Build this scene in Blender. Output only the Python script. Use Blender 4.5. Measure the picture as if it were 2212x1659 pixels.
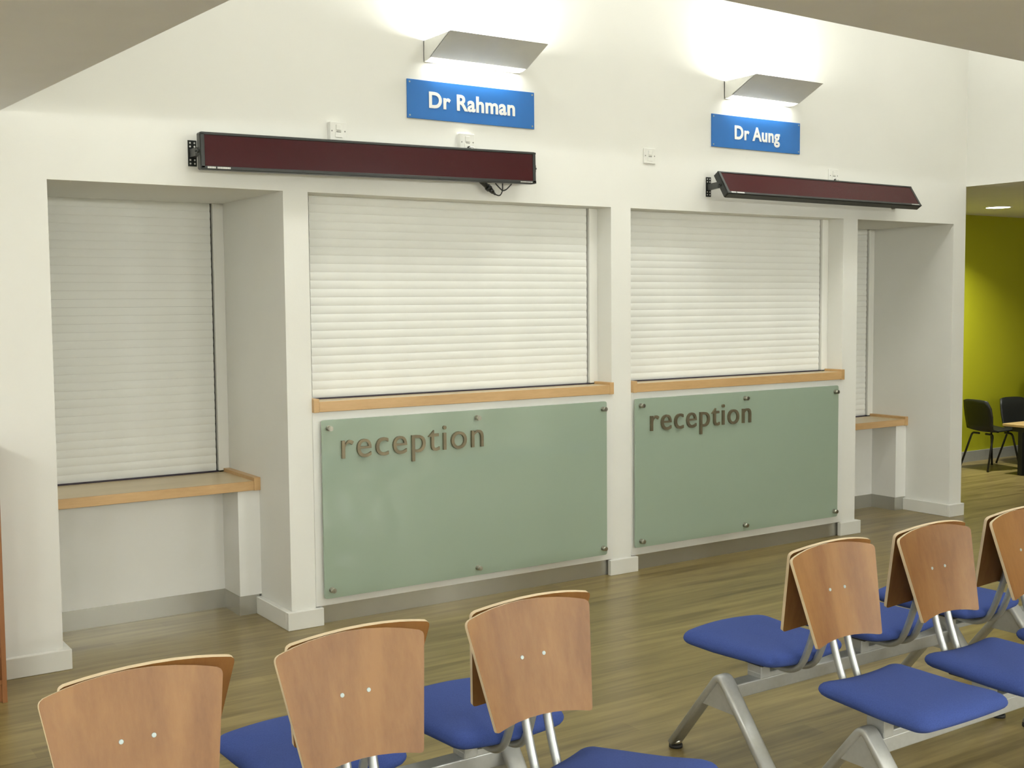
import bpy, bmesh, math, random
from mathutils import Vector, Matrix

random.seed(7)
scene = bpy.context.scene
for o in list(bpy.data.objects):
    bpy.data.objects.remove(o, do_unlink=True)
COL = scene.collection
PI = math.pi

# ------------------------------------------------------------------ camera
F_PX = 2533.5
cam_d = bpy.data.cameras.new('camera')
cam_d.sensor_fit = 'HORIZONTAL'
cam_d.sensor_width = 36.0
cam_d.lens = 36.0 * F_PX / 2212.0
cam_d.clip_start = 0.05
cam = bpy.data.objects.new('camera', cam_d)
COL.objects.link(cam)
_yaw, _pitch, _roll = 0.5896, -0.0680, -0.0084
_f = Vector((math.sin(_yaw) * math.cos(_pitch), math.cos(_yaw) * math.cos(_pitch), math.sin(_pitch)))
_r = Vector((math.cos(_yaw), -math.sin(_yaw), 0))
_u = _r.cross(_f)
_r2 = _r * math.cos(_roll) + _u * math.sin(_roll)
_u2 = -_r * math.sin(_roll) + _u * math.cos(_roll)
cam.matrix_world = Matrix(((_r2.x, _u2.x, -_f.x, -1.1503), (_r2.y, _u2.y, -_f.y, -5.2289),
                           (_r2.z, _u2.z, -_f.z, 1.5586), (0, 0, 0, 1)))
scene.camera = cam

# ------------------------------------------------------------------ world, exposure
world = bpy.data.worlds.new('night')
scene.world = world
world.use_nodes = True
world.node_tree.nodes['Background'].inputs[0].default_value = (0.6, 0.65, 0.75, 1)
world.node_tree.nodes['Background'].inputs[1].default_value = 0.02
vs = scene.view_settings
vs.view_transform = 'Standard'
vs.look = 'None'
vs.gamma = 1.0
vs.use_curve_mapping = False
vs.exposure = 0.64

LIGHT_COL = (0.985, 1.0, 0.94)
P_WALL_UP = 14.0      # upward light of a wall lamp
P_WALL_DN = 1.0       # light through the slot under a wall lamp
P_DOWN = 40.0         # base power of the added, unseen opal drums
P_LIME = 19.0
P_HIGH = 7.0        # an added square fill light, out of view, for the upper wall


def area(name, loc, rot, sx, sy, power, color=LIGHT_COL, parent=None, shape='RECTANGLE', spread=PI):
    d = bpy.data.lights.new(name, 'AREA')
    d.shape = shape
    d.size = sx
    if shape in ('RECTANGLE', 'ELLIPSE'):
        d.size_y = sy
    d.energy = power
    d.color = color
    d.spread = spread
    o = bpy.data.objects.new(name, d)
    o.location = loc
    o.rotation_euler = rot
    COL.objects.link(o)
    if parent:
        o.parent = parent
    return o


# ------------------------------------------------------------------ materials
def new_mat(name):
    m = bpy.data.materials.new(name)
    m.use_nodes = True
    nt = m.node_tree
    return m, nt, nt.nodes['Principled BSDF']


def mat(name, col, rough=0.6, metal=0.0, spec=0.5, noise=0.0, nscale=40.0, bump=0.0, bscale=200.0, coat=0.0):
    m, nt, b = new_mat(name)
    b.inputs['Roughness'].default_value = rough
    b.inputs['Metallic'].default_value = metal
    b.inputs['Specular IOR Level'].default_value = spec
    b.inputs['Coat Weight'].default_value = coat
    b.inputs['Coat Roughness'].default_value = 0.05
    tc = nt.nodes.new('ShaderNodeTexCoord')
    n = nt.nodes.new('ShaderNodeTexNoise')
    n.inputs['Scale'].default_value = nscale
    n.inputs['Detail'].default_value = 4
    nt.links.new(tc.outputs['Object'], n.inputs['Vector'])
    r = nt.nodes.new('ShaderNodeValToRGB')
    k = noise
    r.color_ramp.elements[0].position = 0.3
    r.color_ramp.elements[1].position = 0.7
    r.color_ramp.elements[0].color = (col[0] * (1 - k), col[1] * (1 - k), col[2] * (1 - k), 1)
    r.color_ramp.elements[1].color = (min(1, col[0] * (1 + k)), min(1, col[1] * (1 + k)), min(1, col[2] * (1 + k)), 1)
    nt.links.new(n.outputs['Fac'], r.inputs['Fac'])
    nt.links.new(r.outputs['Color'], b.inputs['Base Color'])
    if bump > 0:
        n2 = nt.nodes.new('ShaderNodeTexNoise')
        n2.inputs['Scale'].default_value = bscale
        n2.inputs['Detail'].default_value = 3
        nt.links.new(tc.outputs['Object'], n2.inputs['Vector'])
        bp = nt.nodes.new('ShaderNodeBump')
        bp.inputs['Strength'].default_value = bump
        bp.inputs['Distance'].default_value = 0.002
        nt.links.new(n2.outputs['Fac'], bp.inputs['Height'])
        nt.links.new(bp.outputs['Normal'], b.inputs['Normal'])
    return m


def wood_mat(name, dark, light, scale, rough=0.4, coat=0.0, wide=0.5, fine=0.5, rnd=0.0):
    """scale = noise scale per axis: small along the grain."""
    m, nt, b = new_mat(name)
    L = nt.links.new
    tc = nt.nodes.new('ShaderNodeTexCoord')
    mp = nt.nodes.new('ShaderNodeMapping')
    mp.inputs['Scale'].default_value = scale
    oi = nt.nodes.new('ShaderNodeObjectInfo')
    mul = nt.nodes.new('ShaderNodeMath')
    mul.operation = 'MULTIPLY'
    mul.inputs[1].default_value = 37.0
    L(oi.outputs['Random'], mul.inputs[0])
    cx = nt.nodes.new('ShaderNodeCombineXYZ')
    for i in range(3):
        L(mul.outputs[0], cx.inputs[i])
    L(cx.outputs[0], mp.inputs['Location'])
    L(tc.outputs['Object'], mp.inputs['Vector'])
    n1 = nt.nodes.new('ShaderNodeTexNoise')
    n1.inputs['Scale'].default_value = 1.0
    n1.inputs['Detail'].default_value = 2
    n1.inputs['Distortion'].default_value = 0.4
    n2 = nt.nodes.new('ShaderNodeTexNoise')
    n2.inputs['Scale'].default_value = 7.0
    n2.inputs['Detail'].default_value = 5
    n2.inputs['Roughness'].default_value = 0.7
    L(mp.outputs[0], n1.inputs['Vector'])
    L(mp.outputs[0], n2.inputs['Vector'])
    mx = nt.nodes.new('ShaderNodeMix')
    mx.data_type = 'FLOAT'
    mx.inputs[0].default_value = fine
    L(n1.outputs['Fac'], mx.inputs[2])
    L(n2.outputs['Fac'], mx.inputs[3])
    r = nt.nodes.new('ShaderNodeValToRGB')
    r.color_ramp.elements[0].position = 0.5 - wide / 2
    r.color_ramp.elements[1].position = 0.5 + wide / 2
    r.color_ramp.elements[0].color = (*dark, 1)
    r.color_ramp.elements[1].color = (*light, 1)
    L(mx.outputs[0], r.inputs['Fac'])
    hv = nt.nodes.new('ShaderNodeHueSaturation')
    mr = nt.nodes.new('ShaderNodeMapRange')
    mr.inputs['To Min'].default_value = 1 - rnd
    mr.inputs['To Max'].default_value = 1 + rnd
    L(oi.outputs['Random'], mr.inputs['Value'])
    L(mr.outputs[0], hv.inputs['Value'])
    L(r.outputs['Color'], hv.inputs['Color'])
    L(hv.outputs['Color'], b.inputs['Base Color'])
    b.inputs['Roughness'].default_value = rough
    b.inputs['Coat Weight'].default_value = coat
    b.inputs['Coat Roughness'].default_value = 0.15
    return m


def emit_mat(name, col, strength):
    m, nt, b = new_mat(name)
    b.inputs['Base Color'].default_value = (*col, 1)
    b.inputs['Emission Color'].default_value = (*col, 1)
    b.inputs['Emission Strength'].default_value = strength
    return m


M_WALL = mat('white_paint', (0.80, 0.80, 0.76), 0.75, noise=0.012, nscale=3, bump=0.08, bscale=120)
M_CEIL = mat('ceiling_paint', (0.84, 0.85, 0.87), 0.85, noise=0.015, nscale=4)
M_TRIM = mat('gloss_white_trim', (0.80, 0.80, 0.76), 0.35, noise=0.012, nscale=9)
M_BOARD = mat('white_board', (0.80, 0.80, 0.77), 0.35, noise=0.01, nscale=6)
M_SLAT = mat('white_shutter_slat', (0.82, 0.83, 0.80), 0.75, spec=0.3, noise=0.02, nscale=5)
M_RAIL = mat('white_shutter_rail', (0.80, 0.80, 0.76), 0.4, noise=0.01, nscale=6)
M_DARK = mat('gap_shade', (0.03, 0.028, 0.03), 0.8, noise=0.1)
M_SEAL = mat('dark_rubber_seal', (0.035, 0.025, 0.04), 0.7, noise=0.1)
M_KICK = mat('brushed_kick_plate', (0.54, 0.535, 0.49), 0.26, metal=0.7, noise=0.04, nscale=3)
M_LIME = mat('lime_paint', (0.42, 0.42, 0.006), 0.7, noise=0.03, nscale=2)
M_PLASTIC = mat('white_plastic', (0.78, 0.78, 0.74), 0.3, noise=0.01, nscale=50)
M_GREYDOT = mat('grey_screw', (0.25, 0.25, 0.23), 0.4, metal=0.5, noise=0.1)
M_STEEL = mat('satin_steel', (0.45, 0.44, 0.38), 0.3, metal=1.0, noise=0.08, nscale=60)
M_LETTER = mat('bronze_letter', (0.22, 0.185, 0.12), 0.38, metal=0.6, noise=0.15, nscale=20)
M_BOLT = mat('zinc_bolt', (0.40, 0.46, 0.46), 0.5, metal=0.7, noise=0.1, nscale=300)
M_SILVER = mat('silver_powder_coat', (0.46, 0.47, 0.46), 0.38, metal=0.35, noise=0.04, nscale=60)
M_TUBE = mat('silver_tube', (0.44, 0.46, 0.46), 0.30, metal=0.6, noise=0.04, nscale=60)
M_CHROME = mat('chrome_foot', (0.75, 0.75, 0.75), 0.12, metal=1.0, noise=0.05)
M_RUBBER = mat('black_rubber', (0.02, 0.02, 0.02), 0.6, noise=0.1)
M_BLACK = mat('black_housing', (0.016, 0.018, 0.016), 0.35, noise=0.1, nscale=40)
M_SCREEN = mat('red_screen', (0.050, 0.006, 0.008), 0.2, spec=0.22, noise=0.22, nscale=900)
M_MARK = mat('white_marking', (0.65, 0.65, 0.62), 0.5, noise=0.05)
M_SIGN = mat('blue_sign', (0.018, 0.155, 0.50), 0.35, noise=0.03, nscale=12)
M_SIGNTXT = mat('white_lettering', (0.82, 0.82, 0.80), 0.45, noise=0.01)
M_LAMP = mat('lamp_metal', (0.80, 0.80, 0.76), 0.45, metal=0.1, noise=0.02, nscale=15)
M_SEAT = mat('blue_seat_fabric', (0.052, 0.088, 0.305), 0.85, spec=0.2, noise=0.10, nscale=260, bump=0.35, bscale=900)
M_SEATBASE = mat('dark_seat_base', (0.03, 0.03, 0.035), 0.7, noise=0.1)
M_EDGE = mat('pale_ply_edge', (0.72, 0.58, 0.38), 0.55, noise=0.06, nscale=30)
M_KIDBLACK = mat('black_polypropylene', (0.010, 0.011, 0.010), 0.45, noise=0.1, nscale=60)
M_BROWN = mat('dark_brown_upholstery', (0.030, 0.020, 0.008), 0.9, noise=0.3, nscale=30, bump=0.5, bscale=200)
M_PLY = wood_mat('beech_ply', (0.205, 0.084, 0.020), (0.30, 0.143, 0.040), (9.0, 9.0, 0.7), 0.42, wide=0.27, fine=0.30, rnd=0.05)
M_BEECH = wood_mat('beech_lipping', (0.50, 0.31, 0.135), (0.64, 0.42, 0.205), (2.2, 14.0, 14.0), 0.38, wide=0.4, fine=0.4)
M_TOP = wood_mat('beech_laminate', (0.54, 0.42, 0.24), (0.66, 0.53, 0.33), (1.6, 12.0, 12.0), 0.3, wide=0.4, fine=0.4)
M_SHELF = wood_mat('red_brown_wood', (0.24, 0.095, 0.032), (0.36, 0.155, 0.055), (12.0, 12.0, 0.9), 0.45, wide=0.4, fine=0.4)
M_TABLE = wood_mat('pale_table_top', (0.45, 0.30, 0.12), (0.55, 0.38, 0.17), (2.0, 12.0, 12.0), 0.35, wide=0.4)
M_GLOW = emit_mat('lamp_diffuser', (1.0, 1.0, 0.95), 6.0)
M_TUBELIGHT = emit_mat('fluorescent_tube', (1.0, 0.98, 0.90), 6.0)
M_LENS = emit_mat('downlight_lens', (0.95, 1.0, 0.70), 12.0)


def glass_mat():
    m, nt, b = new_mat('frosted_green_glass')
    tc = nt.nodes.new('ShaderNodeTexCoord')
    n = nt.nodes.new('ShaderNodeTexNoise')
    n.inputs['Scale'].default_value = 1.3
    nt.links.new(tc.outputs['Object'], n.inputs['Vector'])
    r = nt.nodes.new('ShaderNodeValToRGB')
    r.color_ramp.elements[0].color = (0.40, 0.51, 0.405, 1)
    r.color_ramp.elements[1].color = (0.42, 0.53, 0.42, 1)
    nt.links.new(n.outputs['Fac'], r.inputs['Fac'])
    nt.links.new(r.outputs['Color'], b.inputs['Base Color'])
    b.inputs['Roughness'].default_value = 0.45
    b.inputs['Transmission Weight'].default_value = 0.25
    b.inputs['Coat Weight'].default_value = 0.8
    b.inputs['Coat Roughness'].default_value = 0.06
    return m


M_GLASS = glass_mat()


def floor_mat():
    m, nt, b = new_mat('wood_vinyl_floor')
    L = nt.links.new
    tc = nt.nodes.new('ShaderNodeTexCoord')
    # plank rows: tone by row and by board along the row
    sep = nt.nodes.new('ShaderNodeSeparateXYZ')
    L(tc.outputs['Object'], sep.inputs[0])

    def math_(op, a=None, bv=None, a_link=None, b_link=None):
        n = nt.nodes.new('ShaderNodeMath')
        n.operation = op
        if a_link is not None:
            L(a_link, n.inputs[0])
        elif a is not None:
            n.inputs[0].default_value = a
        if b_link is not None:
            L(b_link, n.inputs[1])
        elif bv is not None:
            n.inputs[1].default_value = bv
        return n.outputs[0]
    row = math_('FLOOR', a_link=math_('DIVIDE', a_link=sep.outputs['Y'], bv=0.10))
    shift = math_('MULTIPLY', a_link=row, bv=0.371)
    brd = math_('FLOOR', a_link=math_('ADD', a_link=math_('DIVIDE', a_link=sep.outputs['X'], bv=1.1), b_link=shift))
    cmb = nt.nodes.new('ShaderNodeCombineXYZ')
    L(row, cmb.inputs[0])
    L(brd, cmb.inputs[1])
    wn = nt.nodes.new('ShaderNodeTexWhiteNoise')
    wn.noise_dimensions = '2D'
    L(cmb.outputs[0], wn.inputs['Vector'])
    mp = nt.nodes.new('ShaderNodeMapping')
    mp.inputs['Scale'].default_value = (0.9, 14.0, 1.0)
    L(tc.outputs['Object'], mp.inputs['Vector'])
    n1 = nt.nodes.new('ShaderNodeTexNoise')
    n1.inputs['Scale'].default_value = 1.5
    n1.inputs['Detail'].default_value = 6
    n1.inputs['Roughness'].default_value = 0.62
    n1.inputs['Distortion'].default_value = 0.7
    L(mp.outputs[0], n1.inputs['Vector'])
    a = math_('MULTIPLY', a_link=n1.outputs['Fac'], bv=0.86)
    c = math_('MULTIPLY', a_link=wn.outputs['Value'], bv=0.14)
    t = math_('ADD', a_link=a, b_link=c)
    r = nt.nodes.new('ShaderNodeValToRGB')
    r.color_ramp.elements[0].position = 0.29
    r.color_ramp.elements[1].position = 0.70
    r.color_ramp.elements[0].color = (0.115, 0.080, 0.024, 1)
    r.color_ramp.elements[1].color = (0.325, 0.248, 0.094, 1)
    L(t, r.inputs['Fac'])
    L(r.outputs['Color'], b.inputs['Base Color'])
    b.inputs['Roughness'].default_value = 0.30
    b.inputs['Specular IOR Level'].default_value = 0.5
    bp = nt.nodes.new('ShaderNodeBump')
    bp.inputs['Strength'].default_value = 0.06
    bp.inputs['Distance'].default_value = 0.002
    L(n1.outputs['Fac'], bp.inputs['Height'])
    L(bp.outputs['Normal'], b.inputs['Normal'])
    return m


M_FLOOR = floor_mat()


# ------------------------------------------------------------------ mesh helpers
def add_box(bm, x0, x1, y0, y1, z0, z1, bevel=0.0, mi=0):
    vs_ = [bm.verts.new(p) for p in ((x0, y0, z0), (x1, y0, z0), (x1, y1, z0), (x0, y1, z0),
                                     (x0, y0, z1), (x1, y0, z1), (x1, y1, z1), (x0, y1, z1))]
    fs = []
    for idx in ((0, 3, 2, 1), (4, 5, 6, 7), (0, 1, 5, 4), (1, 2, 6, 5), (2, 3, 7, 6), (3, 0, 4, 7)):
        f = bm.faces.new([vs_[i] for i in idx])
        f.material_index = mi
        fs.append(f)
    if bevel > 0:
        es = list({e for f in fs for e in f.edges})
        bmesh.ops.bevel(bm, geom=es, offset=bevel, segments=2, profile=0.5, affect='EDGES')
    return fs


def add_prism(bm, pts, axis, a0, a1, mi=0):
    """pts: 2D outline; extruded along axis from a0 to a1."""
    def p3(p, a):
        if axis == 'x':
            return (a, p[0], p[1])
        if axis == 'y':
            return (p[0], a, p[1])
        return (p[0], p[1], a)
    va = [bm.verts.new(p3(p, a0)) for p in pts]
    vb = [bm.verts.new(p3(p, a1)) for p in pts]
    n = len(pts)
    fs = [bm.faces.new(va[::-1]), bm.faces.new(vb)]
    for i in range(n):
        fs.append(bm.faces.new((va[i], va[(i + 1) % n], vb[(i + 1) % n], vb[i])))
    for f in fs:
        f.material_index = mi
    return fs


def add_cyl(bm, c, axis, r, h0, h1, seg=16, r1=None, mi=0):
    r1 = r if r1 is None else r1
    ax = Vector(axis).normalized()
    t = Vector((0, 0, 1)) if abs(ax.z) < 0.9 else Vector((1, 0, 0))
    u = ax.cross(t).normalized()
    v = ax.cross(u)
    c = Vector(c)
    A, B = [], []
    for i in range(seg):
        a = 2 * PI * i / seg
        d = u * math.cos(a) + v * math.sin(a)
        A.append(bm.verts.new(c + ax * h0 + d * r))
        B.append(bm.verts.new(c + ax * h1 + d * r1))
    fs = [bm.faces.new(A[::-1]), bm.faces.new(B)]
    for i in range(seg):
        f = bm.faces.new((A[i], A[(i + 1) % seg], B[(i + 1) % seg], B[i]))
        f.smooth = True
        fs.append(f)
    for f in fs:
        f.material_index = mi


def add_tube(bm, pts, r, seg=10, mi=0, flat=None):
    """Sweep a circle (or, with flat=(w, t), a rounded bar: w along x, t in the path's plane) along pts."""
    P = [Vector(p) for p in pts]
    rings = []
    n = len(P)
    ref = None
    for i, p in enumerate(P):
        d = (P[min(i + 1, n - 1)] - P[max(i - 1, 0)]).normalized()
        if flat:
            u = Vector((1, 0, 0))
            v = d.cross(u).normalized()
            ring = []
            for k in range(seg):
                a = 2 * PI * k / seg
                cx, sy = math.cos(a), math.sin(a)
                ex = 0.5
                q = u * (math.copysign(abs(cx) ** ex, cx) * flat[0] / 2) + v * (math.copysign(abs(sy) ** ex, sy) * flat[1] / 2)
                ring.append(bm.verts.new(p + q))
        else:
            if ref is None:
                ref = Vector((0, 0, 1)) if abs(d.z) < 0.9 else Vector((1, 0, 0))
            u = d.cross(ref).normalized()
            v = d.cross(u).normalized()
            ref = -v if False else ref
            ref = (ref - d * ref.dot(d)).normalized()
            u = d.cross(ref).normalized()
            ring = [bm.verts.new(p + (u * math.cos(2 * PI * k / seg) + ref * math.sin(2 * PI * k / seg)) * r) for k in range(seg)]
        rings.append(ring)
    fs = []
    for a, b in zip(rings[:-1], rings[1:]):
        for k in range(seg):
            f = bm.faces.new((a[k], a[(k + 1) % seg], b[(k + 1) % seg], b[k]))
            f.smooth = True
            fs.append(f)
    fs.append(bm.faces.new(rings[0][::-1]))
    fs.append(bm.faces.new(rings[-1]))
    for f in fs:
        f.material_index = mi


def smooth_path(pts, rad, seg=6):
    """round the corners of a polyline"""
    P = [Vector(p) for p in pts]
    out = [P[0]]
    for i in range(1, len(P) - 1):
        a, b, c = P[i - 1], P[i], P[i + 1]
        d1, d2 = (a - b), (c - b)
        rr = min(rad, d1.length * 0.48, d2.length * 0.48)
        s, e = b + d1.normalized() * rr, b + d2.normalized() * rr
        for k in range(seg + 1):
            t = k / seg
            out.append(s * (1 - t) ** 2 + b * 2 * t * (1 - t) + e * t * t)
    out.append(P[-1])
    return out


def mesh_of(bm, name, mats, recalc=True):
    if recalc:
        bmesh.ops.recalc_face_normals(bm, faces=bm.faces)
    me = bpy.data.meshes.new(name)
    bm.to_mesh(me)
    bm.free()
    for m in (mats if isinstance(mats, (list, tuple)) else [mats]):
        me.materials.append(m)
    return me


def link(name, me, parent=None, loc=(0, 0, 0), rot=(0, 0, 0)):
    o = bpy.data.objects.new(name, me)
    COL.objects.link(o)
    o.location = loc
    o.rotation_euler = rot
    if parent is not None:
        o.parent = parent
    return o


def box_obj(name, b, m, parent=None, bevel=0.0, loc=(0, 0, 0)):
    bm = bmesh.new()
    add_box(bm, *b, bevel=bevel)
    return link(name, mesh_of(bm, name, m), parent, loc)


def boxes_obj(name, bs, m, parent=None, bevel=0.0):
    bm = bmesh.new()
    for b in bs:
        add_box(bm, *b, bevel=bevel)
    return link(name, mesh_of(bm, name, m), parent)


def empty(name, loc=(0, 0, 0), rz=0.0):
    o = bpy.data.objects.new(name, None)
    o.empty_display_size = 0.1
    COL.objects.link(o)
    o.location = loc
    o.rotation_euler = (0, 0, rz)
    return o


def tag(o, label, cat, group=None):
    o['label'] = label
    o['category'] = cat
    if group:
        o['group'] = group
    return o


def struct(o, label=None):
    o['kind'] = 'structure'
    if label:
        o['label'] = label
    return o


# ------------------------------------------------------------------ plan (metres): wall face y = 0, room at y < 0
Al, Ar, Bl, Br, Cl, Cr, Dl, Dr, EX = 0.0, 1.058, 1.184, 3.030, 3.173, 4.978, 5.117, 6.140, 6.277
ZL = 2.10            # head of the counter openings
ZC = 2.37            # low ceiling
ZT = 4.30            # ceiling of the tall part
WD = 0.95            # wall depth
YS, YSD, YSD2 = 0.125, 0.80, 0.69   # shutter planes: shallow and deep
LX = -4.2
YB = -10.5
LIME_Y = 1.70
RX = 11.6

# floor, ceilings, walls
struct(box_obj('floor', (LX, RX, YB, LIME_Y, -0.12, 0.0), M_FLOOR), 'wood effect vinyl floor with a low sheen')

struct(box_obj('wall_back', (LX, EX, 0, WD, ZL, ZT), M_WALL), 'white wall above the four shuttered counter openings')
struct(box_obj('wall_back_left', (LX, Al, 0, WD, 0, ZL), M_WALL), 'white wall left of the first low counter')
struct(box_obj('wall_pillar_one', (Ar, Bl, 0, WD, 0, ZL), M_WALL), 'white pillar between the first low counter and the reception counters')
struct(box_obj('wall_pillar_two', (Br, Cl, 0, 0.40, 0, ZL), M_WALL), 'white pillar between the two glass panels')
struct(box_obj('wall_pillar_three', (Cr, Dl, 0, WD, 0, ZL), M_WALL), 'white pillar right of the second glass panel')
struct(box_obj('wall_back_end', (Dr, EX, 0, WD, 0, ZL), M_WALL), 'white wall end beside the lime green room')
struct(box_obj('blocker_behind_shutters', (LX, EX, WD, WD + 0.1, 0, ZT), M_WALL))  # unseen slab added to block light behind the shutters

struct(box_obj('wall_left', (LX - 0.15, LX, YB, WD, 0, ZT), M_WALL))
struct(box_obj('wall_rear', (LX, RX, YB - 0.15, YB, 0, ZT), M_WALL))
struct(boxes_obj('wall_right', ((EX, EX + 0.13, -5.2, LIME_Y, ZC, ZT), (EX, EX + 0.13, YB, -5.2, 0, ZT)), M_WALL),
       'white upper wall over the wide opening on the right')
# low ceiling: left of and in front of the tall part
bm = bmesh.new()
xa = lambda y: -0.176 - 0.0807 * y
yb = lambda x: -2.912 + 0.0337 * x
add_prism(bm, [(LX, YB), (xa(-2.91), YB), (xa(-2.91), yb(0.055)), (xa(0), 0.0), (LX, 0.0)], 'z', ZC, ZC + 0.12)
add_prism(bm, [(xa(-2.91), YB), (EX, YB), (EX, yb(EX)), (xa(-2.91), yb(0.055))], 'z', ZC, ZC + 0.12)
struct(link('ceiling', mesh_of(bm, 'ceiling', M_CEIL)), 'low beige ceiling round the tall part of the room')
bm = bmesh.new()
add_prism(bm, [(xa(-2.91) - 0.1, yb(0.055)), (xa(-2.91), yb(0.055)), (xa(0), 0.0), (xa(0) - 0.1, 0.0)], 'z', ZC + 0.12, ZT)
add_prism(bm, [(xa(-2.91) - 0.1, yb(0.055) - 0.1), (EX, yb(EX) - 0.1), (EX, yb(EX)), (xa(-2.91) - 0.1, yb(0.055))], 'z', ZC + 0.12, ZT)
struct(link('wall_upstand', mesh_of(bm, 'wall_upstand', M_WALL)))
struct(box_obj('ceiling_high', (LX, EX + 0.13, YB, WD, ZT, ZT + 0.1), M_WALL))
# lime room
struct(box_obj('wall_lime', (EX, RX, LIME_Y, LIME_Y + 0.12, 0, ZC + 0.1), M_LIME), 'lime green wall of the side room')
struct(box_obj('wall_side_room', (RX, RX + 0.12, YB, LIME_Y, 0, ZC + 0.1), M_WALL))
struct(box_obj('ceiling_side_room', (EX + 0.131, RX, YB, LIME_Y, ZC, ZC + 0.12), M_CEIL), 'low ceiling of the lime green side room')
struct(box_obj('wall_side_return', (EX - 0.1, EX, WD + 0.1, LIME_Y, 0, ZC + 0.1), M_WALL))
struct(box_obj('baseboard_lime', (EX, RX, LIME_Y - 0.018, LIME_Y, 0, 0.10), mat('grey_skirting', (0.34, 0.34, 0.30), 0.5, noise=0.03)))

# skirting boards
SK, SH = 0.030, 0.088


def skirting(name, bs):
    struct(boxes_obj(name, bs, M_TRIM, bevel=0.003), 'white painted skirting board')


skirting('baseboard_left', [(-3.2, SK, -SK, 0, 0, SH), (0, SK, 0, 0.40, 0, SH)])
skirting('baseboard_pillar_one', [(Ar - SK, Bl + SK, -SK, 0, 0, SH), (Ar - SK, Ar, 0, 0.38, 0, SH)])
skirting('baseboard_pillar_two', [(Br - SK, Cl + SK, -SK, 0, 0, SH)])
skirting('baseboard_pillar_three', [(Cr - SK, Dl + SK, -SK, 0, 0, SH), (Dl, Dl + SK, 0, 0.38, 0, SH)])
skirting('baseboard_end', [(Dr - SK, EX, -SK, 0, 0, SH), (Dr - SK, Dr, 0, 0.38, 0, SH), (EX, EX + SK, 0.02, WD, 0, SH + 0.012)])


# ------------------------------------------------------------------ roller shutters (one slat after another)
def slat_mesh(width, pitch):
    bm = bmesh.new()
    prof = []
    n = 7
    h = pitch - 0.0005
    for i in range(n + 1):
        t = i / n
        z = 0.00025 + h * t
        y = -0.0055 * math.sin(PI * (0.08 + 0.84 * t)) ** 0.7 + 0.001
        prof.append((y, z))
    prof += [(0.006, prof[-1][1]), (0.006, prof[0][1])]
    fs = add_prism(bm, prof, 'x', -width / 2, width / 2)
    me = mesh_of(bm, 'slat', M_SLAT)
    return me


def shutter(x0, x1, y, z0, n, label):
    pitch = (ZL - z0) / n
    e = empty('roller_shutter', ((x0 + x1) / 2, y, z0))
    tag(e, label, 'shutter', 'white roller shutters over the counters')
    w = x1 - x0
    g = 0.058
    me = slat_mesh(w - 2 * g - 0.018, pitch)
    for i in range(n):
        link('slat', me, e, (0, 0.020, i * pitch))
    for s in (-1, 1):
        xs = sorted((s * w / 2, s * (w / 2 - g)))
        box_obj('guide_rail', (xs[0], xs[1], 0, 0.07, 0, ZL - z0), M_RAIL, e, 0.002)
    box_obj('bottom_seal', (-w / 2 + g + 0.004, w / 2 - g - 0.004, 0.0, 0.03, -0.0065, 0.0), M_SEAL, e)
    box_obj('gap_shade_sheet', (-w / 2 + g - 0.02, w / 2 - g + 0.02, 0.031, 0.036, -0.006, ZL - z0), M_DARK, e)  # dark sheet standing in for the shade in the gaps beside the slats
    return e


shutter(Al, Ar, YSD, 0.6865, 34, 'closed white roller shutter over the low counter nearest the wooden bookcase')
shutter(Bl, Br, YS, 1.1015, 24, 'closed white roller shutter under the flat upright message display')
shutter(Cl, Cr, YS, 1.1015, 24, 'closed white roller shutter under the tilted message display')
shutter(Dl, Dr, YSD2, 0.6865, 34, 'narrow view of the white shutter over the low counter beside the lime green room')


# ------------------------------------------------------------------ counters
def high_counter(x0, x1, label):
    e = empty('reception_counter', ((x0 + x1) / 2, 0, 0))
    tag(e, label, 'counter', 'high reception counters')
    w = (x1 - x0) / 2
    box_obj('worktop', (-w + 0.029, w - 0.029, -0.008, YS - 0.001, 1.046, 1.095), M_TOP, e)
    box_obj('edge_lipping', (-w + 0.029, w - 0.029, -0.022, -0.008, 1.045, 1.0955), M_BEECH, e, 0.0015)
    for s in (-1, 1):
        xs = sorted((s * w, s * (w - 0.029)))
        box_obj('upstand', (xs[0], xs[1], -0.023, YS - 0.001, 1.043, 1.110), M_BEECH, e, 0.0015)
    box_obj('front_board', (-w, w, -0.008, 0.024, 0.092, 1.043), M_BOARD, e)
    box_obj('kick_plate', (-w, w, 0.012, 0.024, 0, 0.092), M_KICK, e)
    return e


high_counter(Bl, Br, 'high beech topped reception counter between the first two white pillars')
high_counter(Cl, Cr, 'high beech topped reception counter between the second and third white pillars')


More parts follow.
